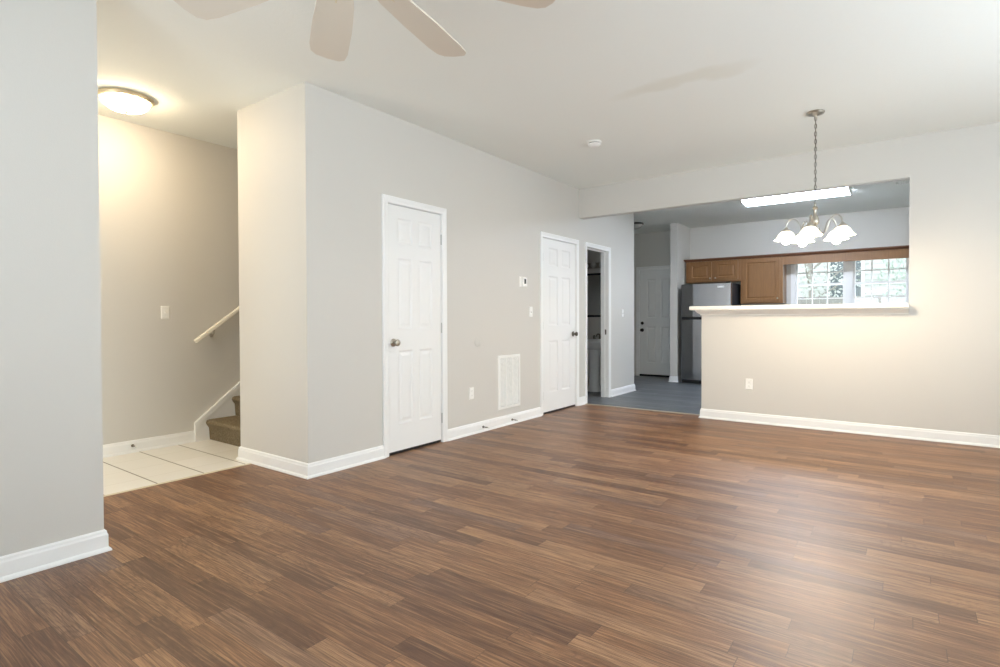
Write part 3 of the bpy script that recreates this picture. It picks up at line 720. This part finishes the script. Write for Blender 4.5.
mb.box(XK-.014, XK, WIN[0][1]-.005, WIN[1][0]+.005, 1.165, 2.065)
struct('trim_5', mb, M_trim, 'white casing and mullion around the kitchen windows', 'trim')
mb = MB().box(XK-.04, XK+.01, -.1, 1.56, 1.085, 1.108)
struct('trim_6', mb, M_trim, 'white sill under the kitchen windows', 'trim', bevel=.003)

# rear windows of the living room (behind and beside the camera)
def big_window(name, label, f, a, b_, v0, v1, n):
    t = thing(name, label, 'window', f((a+b_)/2, v0, 0), kind='structure')
    obj('window_frame', MB().frame4(f, a+.06, b_-.06, v0+.06, v1-.06, [(0, -.08), (0, -.02), (.06, -.02), (.06, -.08)]), M_trim, t)
    mb = MB()
    for k in range(1, n):
        u = a+(b_-a)*k/n; p, q = f(u-.03, v0+.06, -.075), f(u+.03, v1-.06, -.025)
        mb.box(min(p[0], q[0]), max(p[0], q[0]), min(p[1], q[1]), max(p[1], q[1]), v0+.06, v1-.06)
    obj('mullion', mb, M_trim, t)
    p, q = f(a+.06, v0+.06, -.052), f(b_-.06, v1-.06, -.048)
    obj('pane', MB().box(min(p[0], q[0]), max(p[0], q[0]), min(p[1], q[1]), max(p[1], q[1]), v0+.06, v1-.06), M_glass, t)
big_window('window_3', 'wide window in the living room wall behind the camera', lambda u, v, d: (XR+d, u, v), -1.1, 1.6, .3, 2.2, 3)
big_window('window_4', 'wide window in the right wall of the living room', lambda u, v, d: (u, YR+d, v), 2.05, 4.75, .45, 2.15, 3)

# ------------------------------------------------------------------ bathroom
t = thing('pedestal_sink', 'white pedestal sink in the dark bathroom', 'sink', (7.7, 3.86, 0))
cx, cy = 7.66, 3.84
def oval(rx, ry, z, n=36, dx=0): return [(cx+dx+rx*math.cos(i*2*PI/n), cy+ry*math.sin(i*2*PI/n), z) for i in range(n)]
obj('pedestal', MB().rings([oval(.105, .115, .001), oval(.1, .11, .03), oval(.075, .085, .1), oval(.07, .08, .35), oval(.085, .095, .58), oval(.11, .13, .66)]), M_porc, t, smooth=True)
mb = MB().rings([oval(.11, .13, .64), oval(.17, .2, .68), oval(.235, .265, .73), oval(.25, .285, .755), oval(.25, .285, .77), oval(.24, .275, .776), oval(.2, .22, .772), oval(.17, .19, .73), oval(.1, .12, .67), oval(.02, .02, .655)])
mb.box(7.78, XE-T-.002, cy-.24, cy+.24, .70, .79)
obj('basin', mb, M_porc, t, smooth=True)
mb = MB().lathe([(0, .79), (.026, .79), (.022, .80), (.016, .84), (0, .842)], (7.86, cy, 0), (0, 0, 1), 18)
mb.tube([(7.86, cy, .83), (7.83, cy, .865), (7.78, cy, .87), (7.745, cy, .855), (7.735, cy, .835)], .011, 10)
for s in (-.1, .1): mb.lathe([(0, .79), (.022, .79), (.018, .81), (.02, .835), (.012, .85), (0, .851)], (7.86, cy+s, 0), (0, 0, 1), 16)
obj('faucet', mb, M_darknickel, t, smooth=True)
XB = XE-T
def fB(u, v, d): return (XB-d, u, v)
t = thing('wall_mirror', 'dark bathroom mirror above the pedestal sink', 'mirror', (XB, 3.86, 1.13))
obj('mirror_frame', MB().frame4(fB, 3.60, 4.10, 1.165, 1.795, [(0, 0), (0, .018), (.03, .022), (.03, 0)]), M_black, t)
obj('mirror_glass', MB().box(XB-.008, XB-.002, 3.60, 4.10, 1.165, 1.795), M_mirror, t)
t = thing('vanity_light', 'unlit globe bar light above the bathroom mirror', 'wall light', (XB, 3.86, 1.94))
obj('light_bar', MB().box(XB-.03, XB, 3.60, 4.12, 1.90, 1.99), M_nickel, t, bevel=.006)
for u in (3.66, 3.80, 3.94, 4.08):
    g_ = obj('globe_bulb', MB().sphere((XB-.1, u, 1.945), .045), mat('frosted_globe', (206, 204, 198), .3, noise=.01), t, smooth=True)
    obj('socket', MB().lathe([(0, 0), (.022, 0), (.02, .03), (0, .0305)], (XB-.03, u, 1.945), (-1, 0, 0), 16), M_nickel, g_, smooth=True)

# ------------------------------------------------------------------ outdoors beyond the kitchen window
struct('ground', MB().box(XK+.12, 34, -18, 18, -.4, -.3), mat('pale_lawn', (150, 160, 120), .9, noise=.2, nscale=3), 'lawn outside the kitchen window', 'ground')
t = thing('board_fence', 'pale vertical board fence seen through the kitchen window', 'fence', (15.5, 2, -.3))
mb = MB()
for k in range(70):
    y_ = -4.4+k*.142; mb.box(15.5, 15.52, y_, y_+.135, -.3, 1.62+.012*math.sin(k*1.7))
obj('board_panel', mb, mat('weathered_fence_wood', (152, 150, 148), .8, noise=.15, nscale=9), t)
mb = MB()
for z_ in (0, .7, 1.35): mb.box(15.521, 15.56, -4.4, 5.5, z_, z_+.09)
obj('rails', mb, mat('fence_rail_wood', (170, 164, 156), .8, noise=.1), t)
M_leaf = mat('bright_leaves', (176, 192, 182), .6, noise=.3, nscale=6)
M_leaf2 = mat('pale_leaves', (196, 202, 198), .6, noise=.3, nscale=6)
M_bark = mat('grey_bark', (168, 164, 158), .9, noise=.2)
def tree(x_, y_, h_, r_, m_, n, label, seed):
    rnd = random.Random(seed); t = thing('garden_tree', label, 'tree', (x_, y_, -.3), 'trees outside the kitchen window')
    mb = MB().tube([(x_, y_, -.3), (x_+.05, y_-.03, h_*.4), (x_, y_+.05, h_*.8)], [.11, .08, .04], 8)
    for k in range(7):
        a = rnd.uniform(0, 2*PI); z0 = rnd.uniform(.3, .7)*h_
        mb.tube([(x_, y_, z0), (x_+math.cos(a)*r_*.4, y_+math.sin(a)*r_*.4, z0+.3), (x_+math.cos(a)*r_*.8, y_+math.sin(a)*r_*.8, z0+.7)], [.035, .025, .01], 6)
    obj('trunk', mb, M_bark, t, smooth=True)
    mb = MB()
    for k in range(n):
        while True:
            q = Vector((rnd.uniform(-1, 1), rnd.uniform(-1, 1), rnd.uniform(-1, 1)))
            if .25 < q.length < 1: break
        p = Vector((x_, y_, h_*.62))+Vector((q.x*r_, q.y*r_, q.z*h_*.42))
        a = Vector((rnd.gauss(0, 1), rnd.gauss(0, 1), rnd.gauss(0, 1))).normalized(); b_ = a.orthogonal().normalized()
        L_ = rnd.uniform(.07, .13)
        mb.quad([p, p+a*L_*.5+b_*L_*.28, p+a*L_, p+a*L_*.5-b_*L_*.28])
    obj('crown', mb, m_, t)
tree(17.2, 2.1, 3.9, 1.2, M_leaf2, 1500, 'loose pale tree behind the fence in the left kitchen window', 1)
tree(17.4, -.35, 4.3, 1.0, M_leaf, 1500, 'bluish green tree at the upper right of the kitchen window', 2)
t = thing('neighbour_house', 'pale sided house behind the fence beyond the kitchen window', 'house', (21, 0, -.3))
mb = MB()
for k in range(32):
    z0 = -.3+k*.16; mb.rings([[(20.0, y_, z0), (19.97, y_, z0), (19.995, y_, z0+.16), (20.2, y_, z0+.16), (20.2, y_, z0)] for y_ in (-6, 8)])
mb.box(20.2, 26, -6, 8, -.3, 4.8)
obj('siding_wall', mb, mat('pale_siding', (214, 216, 216), .7, noise=.04), t)
mb = MB(); mb.rings([[(19.4, y_, 4.75), (23, y_, 7.0), (26.6, y_, 4.75)] for y_ in (-6.4, 8.4)]); obj('roof', mb, mat('grey_shingles', (120, 120, 124), .9, noise=.2), t)
for y_ in (1.1, 3.9):
    wf = obj('window', MB().frame4(lambda u, v, d: (19.965-d, u, v), y_, y_+.8, 1.6, 2.9, [(0, 0), (0, .03), (.09, .03), (.09, 0)]), M_trim, t)
    obj('pane', MB().box(19.955, 19.962, y_, y_+.8, 1.6, 2.9), mat('dark_house_glass', (110, 120, 126), .15, noise=.05), wf)
